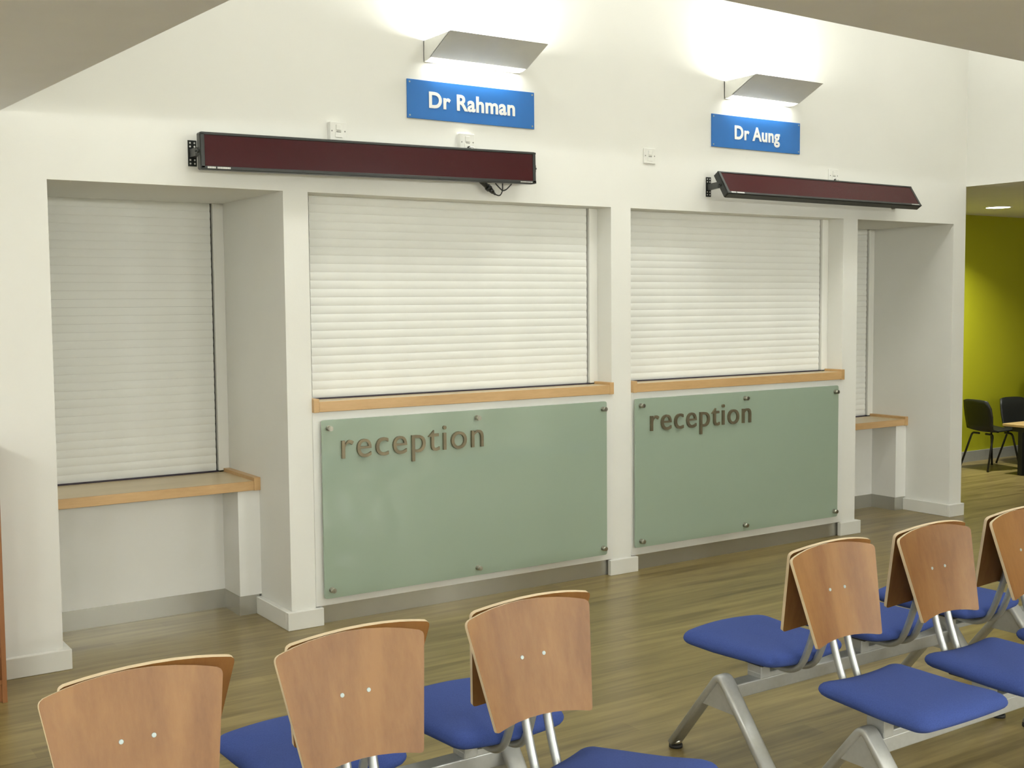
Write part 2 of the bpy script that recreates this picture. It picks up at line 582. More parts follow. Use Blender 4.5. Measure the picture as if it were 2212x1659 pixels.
def low_counter(x0, x1, ysh, label):
    e = empty('low_counter', ((x0 + x1) / 2, 0, 0))
    tag(e, label, 'counter', 'low beech counters in deep recesses')
    w = (x1 - x0) / 2
    yf = 0.365
    box_obj('worktop', (-w + 0.034, w - 0.034, yf + 0.016, ysh - 0.001, 0.636, 0.680), M_TOP, e)
    box_obj('edge_lipping', (-w + 0.034, w - 0.034, yf, yf + 0.016, 0.634, 0.6805), M_BEECH, e, 0.0015)
    for s in (-1, 1):
        xs = sorted((s * w, s * (w - 0.034)))
        box_obj('upstand', (xs[0], xs[1], yf - 0.002, ysh - 0.001, 0.632, 0.698), M_BEECH, e, 0.0015)
        if s < 0:
            continue
        xs = sorted((s * w, s * (w - 0.115)))
        box_obj('side_pier', (xs[0], xs[1], yf + 0.015, 0.61, 0.098, 0.632), M_BOARD, e, 0.001)
        xk = sorted((s * (w - 0.012), s * (w - 0.118)))
        box_obj('pier_kick_plate', (xk[0], xk[1], yf + 0.017, 0.60, 0, 0.098), M_KICK, e)
    box_obj('back_panel', (-w, w - 0.115, 0.598, 0.615, 0.098, 0.634), M_BOARD, e)
    box_obj('kick_plate', (-w, w - 0.118, 0.596, 0.606, 0, 0.098), M_KICK, e)
    return e


low_counter(Al, Ar, YSD, 'low beech counter in the deep recess nearest the wooden bookcase')
low_counter(Dl, Dr, YSD2, 'low beech counter in the deep recess beside the lime green room')


# ------------------------------------------------------------------ text
def text_mesh(body, size=1.0, extrude=0.0, offset=0.0, spacing=1.0, bevel=0.0):
    cu = bpy.data.curves.new('txt', 'FONT')
    cu.body = body
    cu.size = size
    cu.extrude = extrude
    cu.offset = offset
    cu.space_character = spacing
    cu.resolution_u = 5
    o = bpy.data.objects.new('txt', cu)
    COL.objects.link(o)
    bpy.context.view_layer.update()
    dg = bpy.context.evaluated_depsgraph_get()
    me = bpy.data.meshes.new_from_object(o.evaluated_get(dg))
    bpy.data.objects.remove(o, do_unlink=True)
    bpy.data.curves.remove(cu)
    me.materials.clear()
    return me


def fit_xz(me, x0, x1, z0, z1, y, zref=None):
    """lay a text mesh (built in xy) upright in the xz plane, filling the box"""
    xs = [v.co.x for v in me.vertices]
    ys = [v.co.y for v in me.vertices]
    zs = [v.co.z for v in me.vertices]
    sx = (x1 - x0) / (max(xs) - min(xs))
    sz = (z1 - z0) / (max(ys) - min(ys))
    mx, my, zm = min(xs), min(ys), (max(zs) + min(zs)) / 2
    for v in me.vertices:
        x, yy, z = v.co
        v.co = (x0 + (x - mx) * sx, y - (z - zm), z0 + (yy - my) * sz)


def split_letters(me):
    """connected pieces whose x ranges overlap belong to one letter"""
    n = len(me.vertices)
    par = list(range(n))

    def find(a):
        while par[a] != a:
            par[a] = par[par[a]]
            a = par[a]
        return a
    for e in me.edges:
        a, b = find(e.vertices[0]), find(e.vertices[1])
        par[a] = b
    # letters built from the curve may have unwelded fronts and sides: group by x range
    comp = {}
    for i in range(n):
        comp.setdefault(find(i), []).append(i)
    rng = []
    for k, idx in comp.items():
        xs = [me.vertices[i].co.x for i in idx]
        rng.append([min(xs), max(xs), [k]])
    rng.sort()
    out = []
    for a in rng:
        if out and a[0] < out[-1][1] - 0.004:
            out[-1][1] = max(out[-1][1], a[1])
            out[-1][2] += a[2]
        else:
            out.append(a)
    res = []
    for a in out:
        keys = set(a[2])
        vid = [i for i in range(n) if find(i) in keys]
        mp = {v: j for j, v in enumerate(vid)}
        fc = [[mp[i] for i in p.vertices] for p in me.polygons if p.vertices[0] in mp]
        m2 = bpy.data.meshes.new('letter')
        m2.from_pydata([me.vertices[i].co[:] for i in vid], [], fc)
        res.append(m2)
    return res


# ------------------------------------------------------------------ frosted glass panels with the word
def glass_panel(x0, x1, z0, z1, tx, stand, label):
    e = empty('glass_panel', ((x0 + x1) / 2, -0.034, z0))
    tag(e, label, 'glass panel', 'green glass fronts of the reception counters')
    ox, oz = (x0 + x1) / 2, z0
    w, h, r = (x1 - x0) / 2, z1 - z0, 0.012
    pts = []
    for cx, cz, a0 in ((w - r, r, -90), (w - r, h - r, 0), (-w + r, h - r, 90), (-w + r, r, 180)):
        for k in range(5):
            a = math.radians(a0 + k * 22.5)
            pts.append((cx + r * math.cos(a), cz + r * math.sin(a)))
    bm = bmesh.new()
    add_prism(bm, pts, 'y', 0.0, 0.010)
    link('glass', mesh_of(bm, 'glass', M_GLASS), e)
    bm = bmesh.new()
    add_cyl(bm, (0, 0, 0), (0, 1, 0), 0.0125, -0.030, 0.0, 18)
    add_cyl(bm, (0, 0, 0), (0, 1, 0), 0.0145, -0.003, -0.0005, 18)
    add_cyl(bm, (0, 0, 0), (0, 1, 0), 0.010, 0.0, 0.026, 14)
    so = mesh_of(bm, 'standoff', M_STEEL)
    bm = bmesh.new()
    add_cyl(bm, (0, 0, 0), (0, 1, 0), 0.0085, -0.0318, -0.0298, 14)
    cap = mesh_of(bm, 'cap', M_STEEL)
    for sx, sz in stand:
        s = link('standoff', so, e, (sx - ox, 0, sz - oz))
        link('cap', cap, s)
    me = text_mesh('reception', 1.0, extrude=0.006, offset=-0.002, spacing=1.10)
    fit_xz(me, tx[0] - ox, tx[1] - ox, tx[2] - oz, tx[3] - oz, -0.0065)
    for lm in split_letters(me):
        lm.materials.append(M_LETTER)
        link('letter', lm, e)
    return e


glass_panel(1.218, 2.968, 0.130, 1.006, (1.318, 2.135, 0.768, 0.938),
            ((1.253, 0.966), (2.100, 0.966), (2.940, 0.964), (2.938, 0.170), (2.098, 0.170), (1.255, 0.172)),
            'green frosted glass panel reading reception nearest the bookcase side')
glass_panel(3.178, 4.906, 0.140, 1.008, (3.286, 4.097, 0.771, 0.941),
            ((3.217, 0.968), (4.052, 0.968), (4.872, 0.968), (4.872, 0.178), (4.053, 0.178), (3.220, 0.176)),
            'green frosted glass panel reading reception nearer the lime green room')


# ------------------------------------------------------------------ blue name signs
def name_sign(x0, x1, z0, z1, body, tbox, label):
    e = empty('name_sign', ((x0 + x1) / 2, 0, z0))
    tag(e, label, 'sign', 'blue doctor name signs')
    ox = (x0 + x1) / 2
    w, h = (x1 - x0) / 2, z1 - z0
    box_obj('plate', (-w, w, -0.006, 0, 0, h), M_SIGN, e, 0.001)
    me = text_mesh(body, 1.0, extrude=0.0008, offset=0.030, spacing=1.05)
    fit_xz(me, tbox[0] - ox, tbox[1] - ox, tbox[2] - z0, tbox[3] - z0, -0.0068)
    me.materials.append(M_SIGNTXT)
    link('lettering', me, e)
    bm = bmesh.new()
    add_cyl(bm, (0, 0, 0), (0, 1, 0), 0.0045, -0.0085, -0.006, 10)
    sm = mesh_of(bm, 'screw', M_BOLT)
    for sx in (-1, 1):
        for z in (0.014, h - 0.014):
            link('screw', sm, e, (sx * (w - 0.014), 0, z))
    return e


name_sign(1.728, 2.502, 2.494, 2.687, 'Dr Rahman', (1.853, 2.377, 2.551, 2.634), 'blue sign with white lettering Dr Rahman')
name_sign(3.794, 4.553, 2.490, 2.684, 'Dr Aung', (3.982, 4.371, 2.519, 2.629), 'blue sign with white lettering Dr Aung')


# ------------------------------------------------------------------ wedge wall lamps
def wall_lamp(x0, x1, label):
    e = empty('wall_lamp', ((x0 + x1) / 2, 0, 2.78))
    tag(e, label, 'lamp', 'wedge shaped wall lamps')
    w = (x1 - x0) / 2
    zt, d = 0.104, 0.265
    box_obj('back_plate', (-w, w, -0.006, 0, 0.004, zt), M_LAMP, e)
    bm = bmesh.new()
    # sloping front: from the top front edge back to the slot
    add_prism(bm, [(-d, zt), (-d + 0.004, zt + 0.003), (-0.066, 0.016), (-0.070, 0.011)], 'x', -w, w)
    link('front_panel', mesh_of(bm, 'front_panel', M_LAMP), e)
    for s in (-1, 1):
        xs = sorted((s * w, s * (w - 0.004)))
        bm = bmesh.new()
        add_prism(bm, [(0, 0.004), (0, zt), (-d + 0.002, zt), (-0.068, 0.012), (-0.03, 0.002)], 'x', xs[0], xs[1])
        link('end_cheek', mesh_of(bm, 'end_cheek', M_LAMP), e)
    box_obj('diffuser', (-w + 0.035, w - 0.035, -0.062, -0.012, 0.002, 0.010), M_GLOW, e, 0.002)
    box_obj('bottom_rim', (-w, w, -0.012, 0, -0.002, 0.006), M_LAMP, e)
    bm = bmesh.new()
    add_cyl(bm, (0, -0.085, 0.070), (1, 0, 0), 0.0085, -w + 0.05, w - 0.05, 12)
    link('tube', mesh_of(bm, 'tube', M_TUBELIGHT), e)
    area('uplight', (0, -0.085, 0.088), (PI, 0, 0), 2 * w - 0.12, 0.10, P_WALL_UP, (0.99, 1.0, 0.93), e)
    area('downlight', (0, -0.037, -0.001), (0, 0, 0), 2 * w - 0.10, 0.045, P_WALL_DN, (0.99, 1.0, 0.93), e)
    return e


wall_lamp(1.829, 2.412, 'glowing wedge shaped wall lamp above the Dr Rahman sign')
wall_lamp(3.900, 4.472, 'glowing wedge shaped wall lamp above the Dr Aung sign')


# ------------------------------------------------------------------ switch plates
def switch_plate(x, z, label, box=False, cable=False):
    e = empty('switch_plate', (x, 0, z))
    tag(e, label, 'switch', 'white electrical plates on the wall')
    d = 0.034 if box else 0.010
    if box:
        box_obj('surface_box', (-0.043, 0.043, -0.026, 0, -0.043, 0.043), M_PLASTIC, e, 0.002)
    y = -d
    box_obj('plate', (-0.043, 0.043, y, y + 0.009, -0.043, 0.043), M_PLASTIC, e, 0.002)
    box_obj('rocker', (-0.013, 0.013, y - 0.004, y, 0.004, 0.030), M_PLASTIC, e, 0.0015)
    box_obj('fuse_holder', (-0.018, 0.018, y - 0.003, y, -0.030, -0.004), M_PLASTIC, e, 0.0015)
    box_obj('fuse_slot', (-0.012, 0.012, y - 0.0036, y - 0.002, -0.006, -0.002), M_GREYDOT, e)
    bm = bmesh.new()
    add_cyl(bm, (0, 0, 0), (0, 1, 0), 0.0035, y - 0.001, y + 0.001, 10)
    sm = mesh_of(bm, 'screw', M_GREYDOT)
    for s in (-1, 1):
        link('screw', sm, e, (s * 0.034, 0, 0))
    if cable:
        bm = bmesh.new()
        add_cyl(bm, (0.004, y, -0.028), (0, -1, 0), 0.008, 0, 0.012, 12)
        link('cable_gland', mesh_of(bm, 'cable_gland', M_BLACK), e)
        bm = bmesh.new()
        add_tube(bm, smooth_path([(0.004, y - 0.01, -0.028), (0.02, y - 0.022, -0.022), (0.036, y - 0.02, -0.045), (0.037, y - 0.004, -0.062)], 0.02), 0.003, 8)
        link('cable', mesh_of(bm, 'cable', M_PLASTIC), e)
    return e


switch_plate(1.335, 2.394, 'white switch plate above the left half of the flat display', box=True)
switch_plate(2.062, 2.391, 'white outlet plate with a cable above the right half of the flat display', box=True, cable=True)
switch_plate(3.309, 2.402, 'white switch plate alone on bare wall between the two displays')
switch_plate(4.868, 2.372, 'white outlet plate with a cable above the tilted display', cable=True)


# ------------------------------------------------------------------ message displays
def display(cx, cy, cz, length, tilt, roll, label, bracket_x, plug=False, depth=0.036):
    """cx.. = centre of the front face; tilt leans the lower edge out from the wall"""
    e = empty('message_display', (cx, cy, cz))
    tag(e, label, 'display', 'long red message displays')
    L, H, D = length / 2, 0.083, depth
    rot = Matrix.Rotation(roll, 4, 'Y') @ Matrix.Rotation(tilt, 4, 'X')
    parts = []
    bm = bmesh.new()
    add_box(bm, -L, L, 0, D, -H, H)
    es = [ed for ed in bm.edges if abs(ed.verts[0].co.y - ed.verts[1].co.y) > 0.01]
    bmesh.ops.bevel(bm, geom=es, offset=0.009, segments=4, profile=0.5, affect='EDGES')
    parts.append(('housing', mesh_of(bm, 'housing', M_BLACK)))
    bm = bmesh.new()
    for b in ((-L, L, -0.006, 0.0, H - 0.013, H - 0.002), (-L, L, -0.006, 0.0, -H + 0.002, -H + 0.017),
              (-L + 0.002, -L + 0.020, -0.006, 0.0, -H + 0.006, H - 0.006), (L - 0.020, L - 0.002, -0.006, 0.0, -H + 0.006, H - 0.006)):
        add_box(bm, *b, bevel=0.002)
    parts.append(('bezel', mesh_of(bm, 'bezel', M_BLACK)))
    bm = bmesh.new()
    add_box(bm, -L + 0.018, L - 0.018, -0.0025, 0.001, -H + 0.016, H - 0.012)
    parts.append(('screen', mesh_of(bm, 'screen', M_SCREEN)))
    bm = bmesh.new()
    x = -L + 0.030
    for wd in (0.007, 0.007, 0.006, 0.007, 0.005, -0.007, 0.006, 0.006, 0.007, 0.006, 0.008, 0.006, 0.007, 0.006):
        if wd > 0:
            add_box(bm, x, x + wd, -0.0068, -0.006, -H + 0.006, -H + 0.014)
            x += wd + 0.0012
        else:
            x -= wd
    parts.append(('maker_marking', mesh_of(bm, 'maker_marking', M_MARK)))
    bm = bmesh.new()
    x = L - 0.100
    for k in range(9):
        add_box(bm, x, x + 0.006, -0.0068, -0.006, -H + 0.006, -H + 0.011)
        x += 0.0085
    parts.append(('model_marking', mesh_of(bm, 'model_marking', M_MARK)))
    bm = bmesh.new()
    bm.free()
    for s in (-1, 1):
        bm = bmesh.new()
        add_cyl(bm, (s * L, D * 0.55, 0), (s, 0, 0), 0.011, -0.002, 0.010, 12)
        add_cyl(bm, (s * L, D * 0.55, 0), (s, 0, 0), 0.005, 0.008, 0.018, 10)
        parts.append(('pivot_knob', mesh_of(bm, 'pivot_knob', M_BLACK)))
    for n, me in parts:
        o = link(n, me, e)
        o.matrix_local = rot
    # wall brackets
    pl = rot @ Vector((-L - 0.004, D * 0.55, 0))
    pr = rot @ Vector((L + 0.004, D * 0.55, 0))
    for s, p in ((-1, pl), (1, pr)):
        bx = bracket_x - cx if s < 0 else p.x - 0.030
        bm = bmesh.new()
        add_box(bm, bx - 0.020, bx + 0.020, -cy - 0.004, -cy, p.z - 0.058, p.z + 0.058, bevel=0.001)
        for zz in (-0.046, -0.030, 0.030, 0.046):
            for xx in (-0.010, 0.010):
                add_cyl(bm, (bx + xx, -cy - 0.004, p.z + zz), (0, -1, 0), 0.0042, 0, 0.0012, 8, mi=1)
        pts = [(bx - 0.014, -cy - 0.004), (bx + 0.014, -cy - 0.004), (p.x + 0.004, p.y - 0.012), (p.x - 0.006, p.y + 0.012)]
        add_prism(bm, pts, 'z', p.z - 0.020, p.z + 0.016)
        link('bracket', mesh_of(bm, 'bracket', [M_BLACK, M_MARK]), e)
    if plug:
        ox, oz = cx, cz
        q = lambda x, z, y=-0.055: (x - ox, y - cy, z - oz)
        a, b = Vector(q(2.140, 2.188)), Vector(q(2.212, 2.133))
        ax = (b - a).normalized()
        bm = bmesh.new()
        add_cyl(bm, a, ax, 0.014, -0.02, 0.034, 14)
        add_cyl(bm, a, ax, 0.018, 0.034, 0.052, 14)
        add_cyl(bm, a, ax, 0.014, 0.052, 0.078, 14, r1=0.011)
        add_cyl(bm, a, ax, 0.008, 0.078, 0.096, 12, r1=0.005)
        link('cable_connector', mesh_of(bm, 'cable_connector', M_BLACK), e)
        bm = bmesh.new()
        c1 = smooth_path([q(2.214, 2.131), q(2.245, 2.122), q(2.262, 2.150), q(2.262, 2.20), q(2.262, 2.23, -0.05)], 0.03, 8)
        add_tube(bm, c1, 0.0032, 8)
        c2 = smooth_path([q(2.215, 2.22, -0.048), q(2.215, 2.188), q(2.262, 2.150), q(2.285, 2.158), q(2.322, 2.192), q(2.34, 2.22, -0.048)], 0.03, 8)
        add_tube(bm, c2, 0.0032, 8)
        link('cable', mesh_of(bm, 'cable', M_RUBBER), e)
    return e


display(1.525, -0.120, 2.259, 1.806, 0.0, -0.0135, 'long flat message display with dark red screen below the Dr Rahman sign', 0.627, plug=True)
display(4.615, -0.165, 2.256, 1.770, -0.58, 0.003, 'long message display tilted upwards below the Dr Aung sign', 3.772)


# ------------------------------------------------------------------ beam seating
def backrest_mesh():
    """curved beech panel; local origin at the bolts, sitter on the -y side, leaning back (+y) at the top"""
    hu, hd, wt, wb, sag, arch_t, arch_b, rc, th = 0.142, 0.149, 0.394, 0.302, 0.016, 0.030, 0.020, 0.013, 0.0115
    tilt = 0.253
    ss = [-1, -0.992, -0.975, -0.935, -0.85, -0.7, -0.5, -0.25, 0, 0.25, 0.5, 0.7, 0.85, 0.935, 0.975, 0.992, 1]
    nt_ = 9
    n_ = Vector((0, -math.cos(tilt), math.sin(tilt)))
    u_ = Vector((0, math.sin(tilt), math.cos(tilt)))
    front, back = [], []
    for s in ss:
        d = (1 - abs(s)) * wt / 2
        drop = rc - math.sqrt(max(0, rc * rc - (rc - d) ** 2)) if d < rc else 0
        d2 = (1 - abs(s)) * wb / 2
        drop2 = rc * 0.7 - math.sqrt(max(0, (rc * 0.7) ** 2 - (rc * 0.7 - d2) ** 2)) if d2 < rc * 0.7 else 0
        top = hu - arch_t * s * s - drop
        bot = -hd - arch_b * s * s + drop2
        cf, cb = [], []
        for j in range(nt_ + 1):
            h = top + (bot - top) * j / nt_
            t = (hu - h) / (hu + hd)
            w = wt + (wb - wt) * t
            p = Vector((s * w / 2, 0, 0)) + u_ * h + n_ * (sag * s * s)
            cf.append(p)
            cb.append(p - n_ * th)
        front.append(cf)
        back.append(cb)
    bm = bmesh.new()
    F = [[bm.verts.new(p) for p in c] for c in front]
    B = [[bm.verts.new(p) for p in c] for c in back]
    n = len(ss)
    for i in range(n - 1):
        for j in range(nt_):
            f = bm.faces.new((F[i][j], F[i][j + 1], F[i + 1][j + 1], F[i + 1][j]))
            g = bm.faces.new((B[i][j], B[i + 1][j], B[i + 1][j + 1], B[i][j + 1]))
            f.smooth = g.smooth = True
    # edge band has its own verts so the shading stays crisp
    loop = [(i, 0) for i in range(n)] + [(n - 1, j) for j in range(1, nt_ + 1)] + [(i, nt_) for i in range(n - 2, -1, -1)] + [(0, j) for j in range(nt_ - 1, 0, -1)]
    E1 = [bm.verts.new(front[i][j]) for i, j in loop]
    E2 = [bm.verts.new(back[i][j]) for i, j in loop]
    for k in range(len(loop)):
        k2 = (k + 1) % len(loop)
        f = bm.faces.new((E1[k], E1[k2], E2[k2], E2[k]))
        f.smooth = True
        f.material_index = 1
    bmesh.ops.recalc_face_normals(bm, faces=bm.faces)
    return mesh_of(bm, 'backrest', [M_PLY, M_EDGE], recalc=False)


def seat_mesh():
    """upholstered pad; local origin at the middle of its underside, front towards -y"""
    hw, hd, rc = 0.193, 0.203, 0.030
    raw = []
    for cx, cy, a0 in ((hw - rc, hd - rc, 0), (-hw + rc, hd - rc, 90), (-hw + rc, -hd + rc, 180), (hw - rc, -hd + rc, 270)):
        for k in range(7):
            a = math.radians(a0 + 15 * k)
            raw.append((cx + rc * math.cos(a), cy + rc * math.sin(a)))
    out = []
    for k, p in enumerate(raw):                     # subdivide the straight sides
        q = raw[(k + 1) % len(raw)]
        m = 12 if math.dist(p, q) > 0.1 else 1
        for i in range(m):
            t = i / m
            x, y = p[0] + (q[0] - p[0]) * t, p[1] + (q[1] - p[1]) * t
            x *= 1 - 0.055 * y / hd                 # a little narrower at the back
            if y < 0:
                y -= 0.020 * (1 - (x / hw) ** 2) * (-y / hd)   # bowed front
            out.append((x, y))
    n = len(out)
    prof = [(0.86, 0.004), (0.93, 0.003), (0.97, 0.008), (0.993, 0.015), (1.0, 0.021), (0.995, 0.027), (0.98, 0.034), (0.95, 0.041), (0.89, 0.048), (0.78, 0.054),
            (0.6, 0.058), (0.4, 0.0595), (0.2, 0.060)]
    bm = bmesh.new()

    def warp(x, y, z):
        # saddle: raised rear corners, front edge lifted and crowned
        v, q = y / hd, (x / hw) ** 2
        dz = 0.017 * q * max(0.0, (v + 0.3) / 1.3) - 0.006 * q * max(0.0, -v) + 0.012 * max(0.0, -v) - 0.004 * max(0.0, v)
        return (x, y, z + dz)
    rings = [[bm.verts.new(warp(x * s, y * s, z)) for x, y in out] for s, z in prof]
    for a, b in zip(rings[:-1], rings[1:]):
        for k in range(n):
            f = bm.faces.new((a[k], a[(k + 1) % n], b[(k + 1) % n], b[k]))
            f.smooth = True
    f = bm.faces.new(rings[-1])
    f.smooth = True
    bm.faces.new(rings[0][::-1])
    return mesh_of(bm, 'seat', M_SEAT)


ZSEAT = 0.362
ZBOLT = 0.660
VB = 0.245          # backrest behind the beam


def seat_base_mesh():
    bm = bmesh.new()
    add_box(bm, -0.14, 0.14, -0.13, 0.13, -0.008, 0.005, bevel=0.004)
    return mesh_of(bm, 'seat_base', M_SEATBASE)


def support_tube_mesh():
    # from the bracket under the seat, back and up behind the panel (local: beam at y = 0, sitter faces -y)
    bm = bmesh.new()
    t = 0.253
    top = Vector((0, VB + 0.5 * 0.03 + 0.05 * math.sin(t) + 0.012, ZBOLT + 0.05 * math.cos(t)))
    low = Vector((0, VB + 0.5 * 0.03 - 0.20 * math.sin(t) + 0.012, ZBOLT - 0.20 * math.cos(t)))
    pts = smooth_path([(0, -0.03, 0.333), (0, 0.165, 0.333), tuple(low), tuple(top)], 0.075, 8)
    add_tube(bm, pts, 0.0118, 14)
    return mesh_of(bm, 'support_tube', M_TUBE)


def bracket_mesh():
    bm = bmesh.new()
    add_box(bm, -0.115, 0.075, -0.0315, 0.0315, 0.2848, 0.304, bevel=0.003)
    add_box(bm, -0.114, -0.070, -0.0325, 0.0325, 0.2845, 0.3535, bevel=0.003)
    add_box(bm, 0.030, 0.074, -0.0325, 0.0325, 0.2845, 0.3535, bevel=0.003)
    add_box(bm, -0.115, 0.075, -0.060, 0.060, 0.3425, 0.3555, bevel=0.002)
    return mesh_of(bm, 'bracket', M_SILVER)


def leg_mesh():
    bm = bmesh.new()
    sp = 0.238
    add_tube(bm, smooth_path([(0, -sp, 0.020), (0, 0, 0.322), (0, sp, 0.020)], 0.032, 8), 0, 16, flat=(0.058, 0.026))
    add_prism(bm, [(-0.090, 0.205), (0.090, 0.205), (0.012, 0.300), (-0.012, 0.300)], 'x', -0.020, 0.020)
    return mesh_of(bm, 'leg_frame', M_SILVER)


def foot_mesh():
    bm = bmesh.new()
    add_cyl(bm, (0, 0, 0), (0, 0, 1), 0.021, 0.010, 0.034, 16, r1=0.018, mi=0)
    add_cyl(bm, (0, 0, 0), (0, 0, 1), 0.024, 0.0, 0.011, 16, mi=1)
    return mesh_of(bm, 'foot', [M_CHROME, M_RUBBER])


def bolt_mesh():
    bm = bmesh.new()
    add_cyl(bm, (0, 0, 0), (0, -1, 0), 0.0060, -0.001, 0.0022, 12, r1=0.0048)
    add_cyl(bm, (0, 0, 0), (0, -1, 0), 0.0026, 0.0022, 0.0024, 6)
    return mesh_of(bm, 'bolt', M_BOLT)


ME_BACK, ME_SEAT, ME_BASE, ME_TUBE, ME_BRK, ME_LEG, ME_FOOT, ME_BOLT = (backrest_mesh(), seat_mesh(), seat_base_mesh(), support_tube_mesh(),
                                                                      bracket_mesh(), leg_mesh(), foot_mesh(), bolt_mesh())


def bench(seats, legs, y, facing, label, turned=()):
    """facing -1: sitters look towards the camera side (-y); +1: towards the counters"""
    xc = sum(seats) / len(seats)
    rz = 0.0 if facing < 0 else PI
    sg = 1 if facing < 0 else -1
    e = empty('beam_seat', (xc, y, 0), rz)
    tag(e, label, 'beam seating', 'back to back beam seats')
    lx = [sg * (x - xc) for x in legs]
    sx = [sg * (x - xc) for x in seats]
    lo, hi = min(lx), max(lx)
    bm = bmesh.new()
    add_box(bm, lo, hi, -0.030, 0.030, 0.238, 0.286, bevel=0.004)
    for x in sx:
        add_cyl(bm, (max(lo + 0.05, min(hi - 0.05, x)), 0, 0.238), (0, 0, -1), 0.008, 0, 0.008, 8, mi=1)
    link('beam', mesh_of(bm, 'beam', [M_SILVER, M_RUBBER]), e)
    for x in lx:
        l = link('leg_frame', ME_LEG, e, (x, 0, 0))
        for s in (-1, 1):
            link('foot', ME_FOOT, l, (0, s * 0.235, 0))
    for x in sx:
        link('bracket', ME_BRK, e, (x, 0, 0))
        k = sx.index(x)
        tn = bool(turned) and turned[0] == k
        st = link('seat', ME_SEAT, e, (x + (0.038 if tn else 0), -0.03 + (0.012 if tn else 0), ZSEAT + (0.010 if tn else 0)), turned[1] if tn else (0, 0, 0))
        link('seat_base', ME_BASE, st)
        for s in (-1, 1):
            link('support_tube', ME_TUBE, e, (x + s * 0.034, 0, 0))
        bk = link('backrest', ME_BACK, e, (x, VB, ZBOLT))
        for s in (-1, 1):
            link('bolt', ME_BOLT, bk, (s * 0.034, 0.0, 0.0), (-0.253, 0, 0))
    return e


bench((-0.474, 0.029, 0.532), (-0.490, 0.670), -3.045, -1, 'three seat blue beam bench in the foreground with its backs to the counters', (2, (-0.13, 0.0, math.radians(16))))
bench((-0.420, 0.086, 0.591), (-0.490, 0.670), -2.450, 1, 'blue beam bench behind the foreground backrests, facing the first glass panel')
bench((1.714, 2.219, 2.724), (1.562, 2.750), -3.020, -1, 'blue beam bench on the right facing away from the counters')
bench((1.780, 2.289, 2.798), (1.562, 2.750), -2.427, 1, 'blue beam bench on the right facing the second glass panel')
bench((3.470, 3.984, 4.498), (3.170, 4.600), -2.430, 1, 'silver beam bench with only a slanted leg showing at the right edge')

# ------------------------------------------------------------------ bookcase at the left edge
e = empty('bookcase', (-0.700, -0.175, 0))
tag(e, 'reddish brown wooden bookcase cut off by the left edge', 'bookcase')
for x in (-0.412, 0.394):
    box_obj('side_panel', (x, x + 0.018, -0.150, 0.140, 0, 1.02), M_SHELF, e, 0.001)
for z in (0.075, 0.38, 0.69, 1.002):
    box_obj('shelf', (-0.394, 0.394, -0.146, 0.134, z, z + 0.018), M_SHELF, e, 0.001)
box_obj('back_panel', (-0.394, 0.394, 0.134, 0.140, 0, 1.02), M_SHELF, e)
box_obj('plinth', (-0.394, 0.394, -0.130, -0.115, 0, 0.075), M_SHELF, e)

# ------------------------------------------------------------------ side room: low table, small chairs, downlight


def kid_chair(x, y, rz, s, label):
    e = empty('child_chair', (x, y, 0), rz)
    e.scale = (s, s, s)
    tag(e, label, 'chair', 'small black chairs in the side room')
    # shell: swept profile, faces -y
    prof = [(-0.19, 0.352), (-0.17, 0.366), (-0.05, 0.356), (0.08, 0.350), (0.135, 0.366), (0.165, 0.42), (0.175, 0.50), (0.19, 0.58), (0.215, 0.655)]
    wid = [0.16, 0.175, 0.18, 0.175, 0.165, 0.165, 0.175, 0.172, 0.150]
    bm = bmesh.new()
    rows = []
    for (py, pz), w in zip(prof, wid):
        row = []
        for i in range(9):
            t = -1 + i / 4
            dy = -0.020 * t * t if pz > 0.40 else 0
            dz = 0.012 * t * t if pz < 0.40 else (-0.012 * t ** 4 if pz > 0.64 else 0)
            row.append(bm.verts.new((t * w, py + dy, pz + dz)))
        rows.append(row)
    for a, b in zip(rows[:-1], rows[1:]):
        for i in range(8):
            f = bm.faces.new((a[i], a[i + 1], b[i + 1], b[i]))
            f.smooth = True
    o = link('shell', mesh_of(bm, 'shell', M_KIDBLACK), e)
    md = o.modifiers.new('thick', 'SOLIDIFY')
    md.thickness = 0.012
    for sx in (-1, 1):
        for yy, fy in ((-0.13, -0.19), (0.10, 0.20)):
            bm = bmesh.new()
            add_tube(bm, smooth_path([(sx * 0.04, yy, 0.335), (sx * 0.13, yy, 0.335), (sx * 0.175, fy, 0.004)], 0.03), 0.0095, 10)
            link('leg', mesh_of(bm, 'leg', M_KIDBLACK), e)
    return e


kid_chair(8.53, 1.28, math.radians(78), 0.99, 'small black plastic chair nearest the white wall corner in the lime room')
kid_chair(9.02, 1.24, math.radians(-12), 0.96, 'small black plastic chair behind the low table against the lime wall')

e = empty('low_table', (8.97, 0.66, 0))
tag(e, 'low pale wooden table with dark legs in the lime room', 'table')
e.rotation_euler = (0, 0, math.radians(0))
box_obj('table_top', (-0.66, 0.66, -0.40, 0.36, 0.432, 0.456), M_TABLE, e, 0.004)
box_obj('apron', (-0.60, 0.60, -0.34, 0.30, 0.385, 0.432), M_KIDBLACK, e)
for sx in (-1, 1):
    for yy in (-0.30, 0.22):
        bm = bmesh.new()
        add_box(bm, sx * 0.58 - 0.022, sx * 0.58 + 0.022, yy - 0.022, yy + 0.022, 0, 0.39, bevel=0.003)
        link('leg', mesh_of(bm, 'leg', M_KIDBLACK), e)

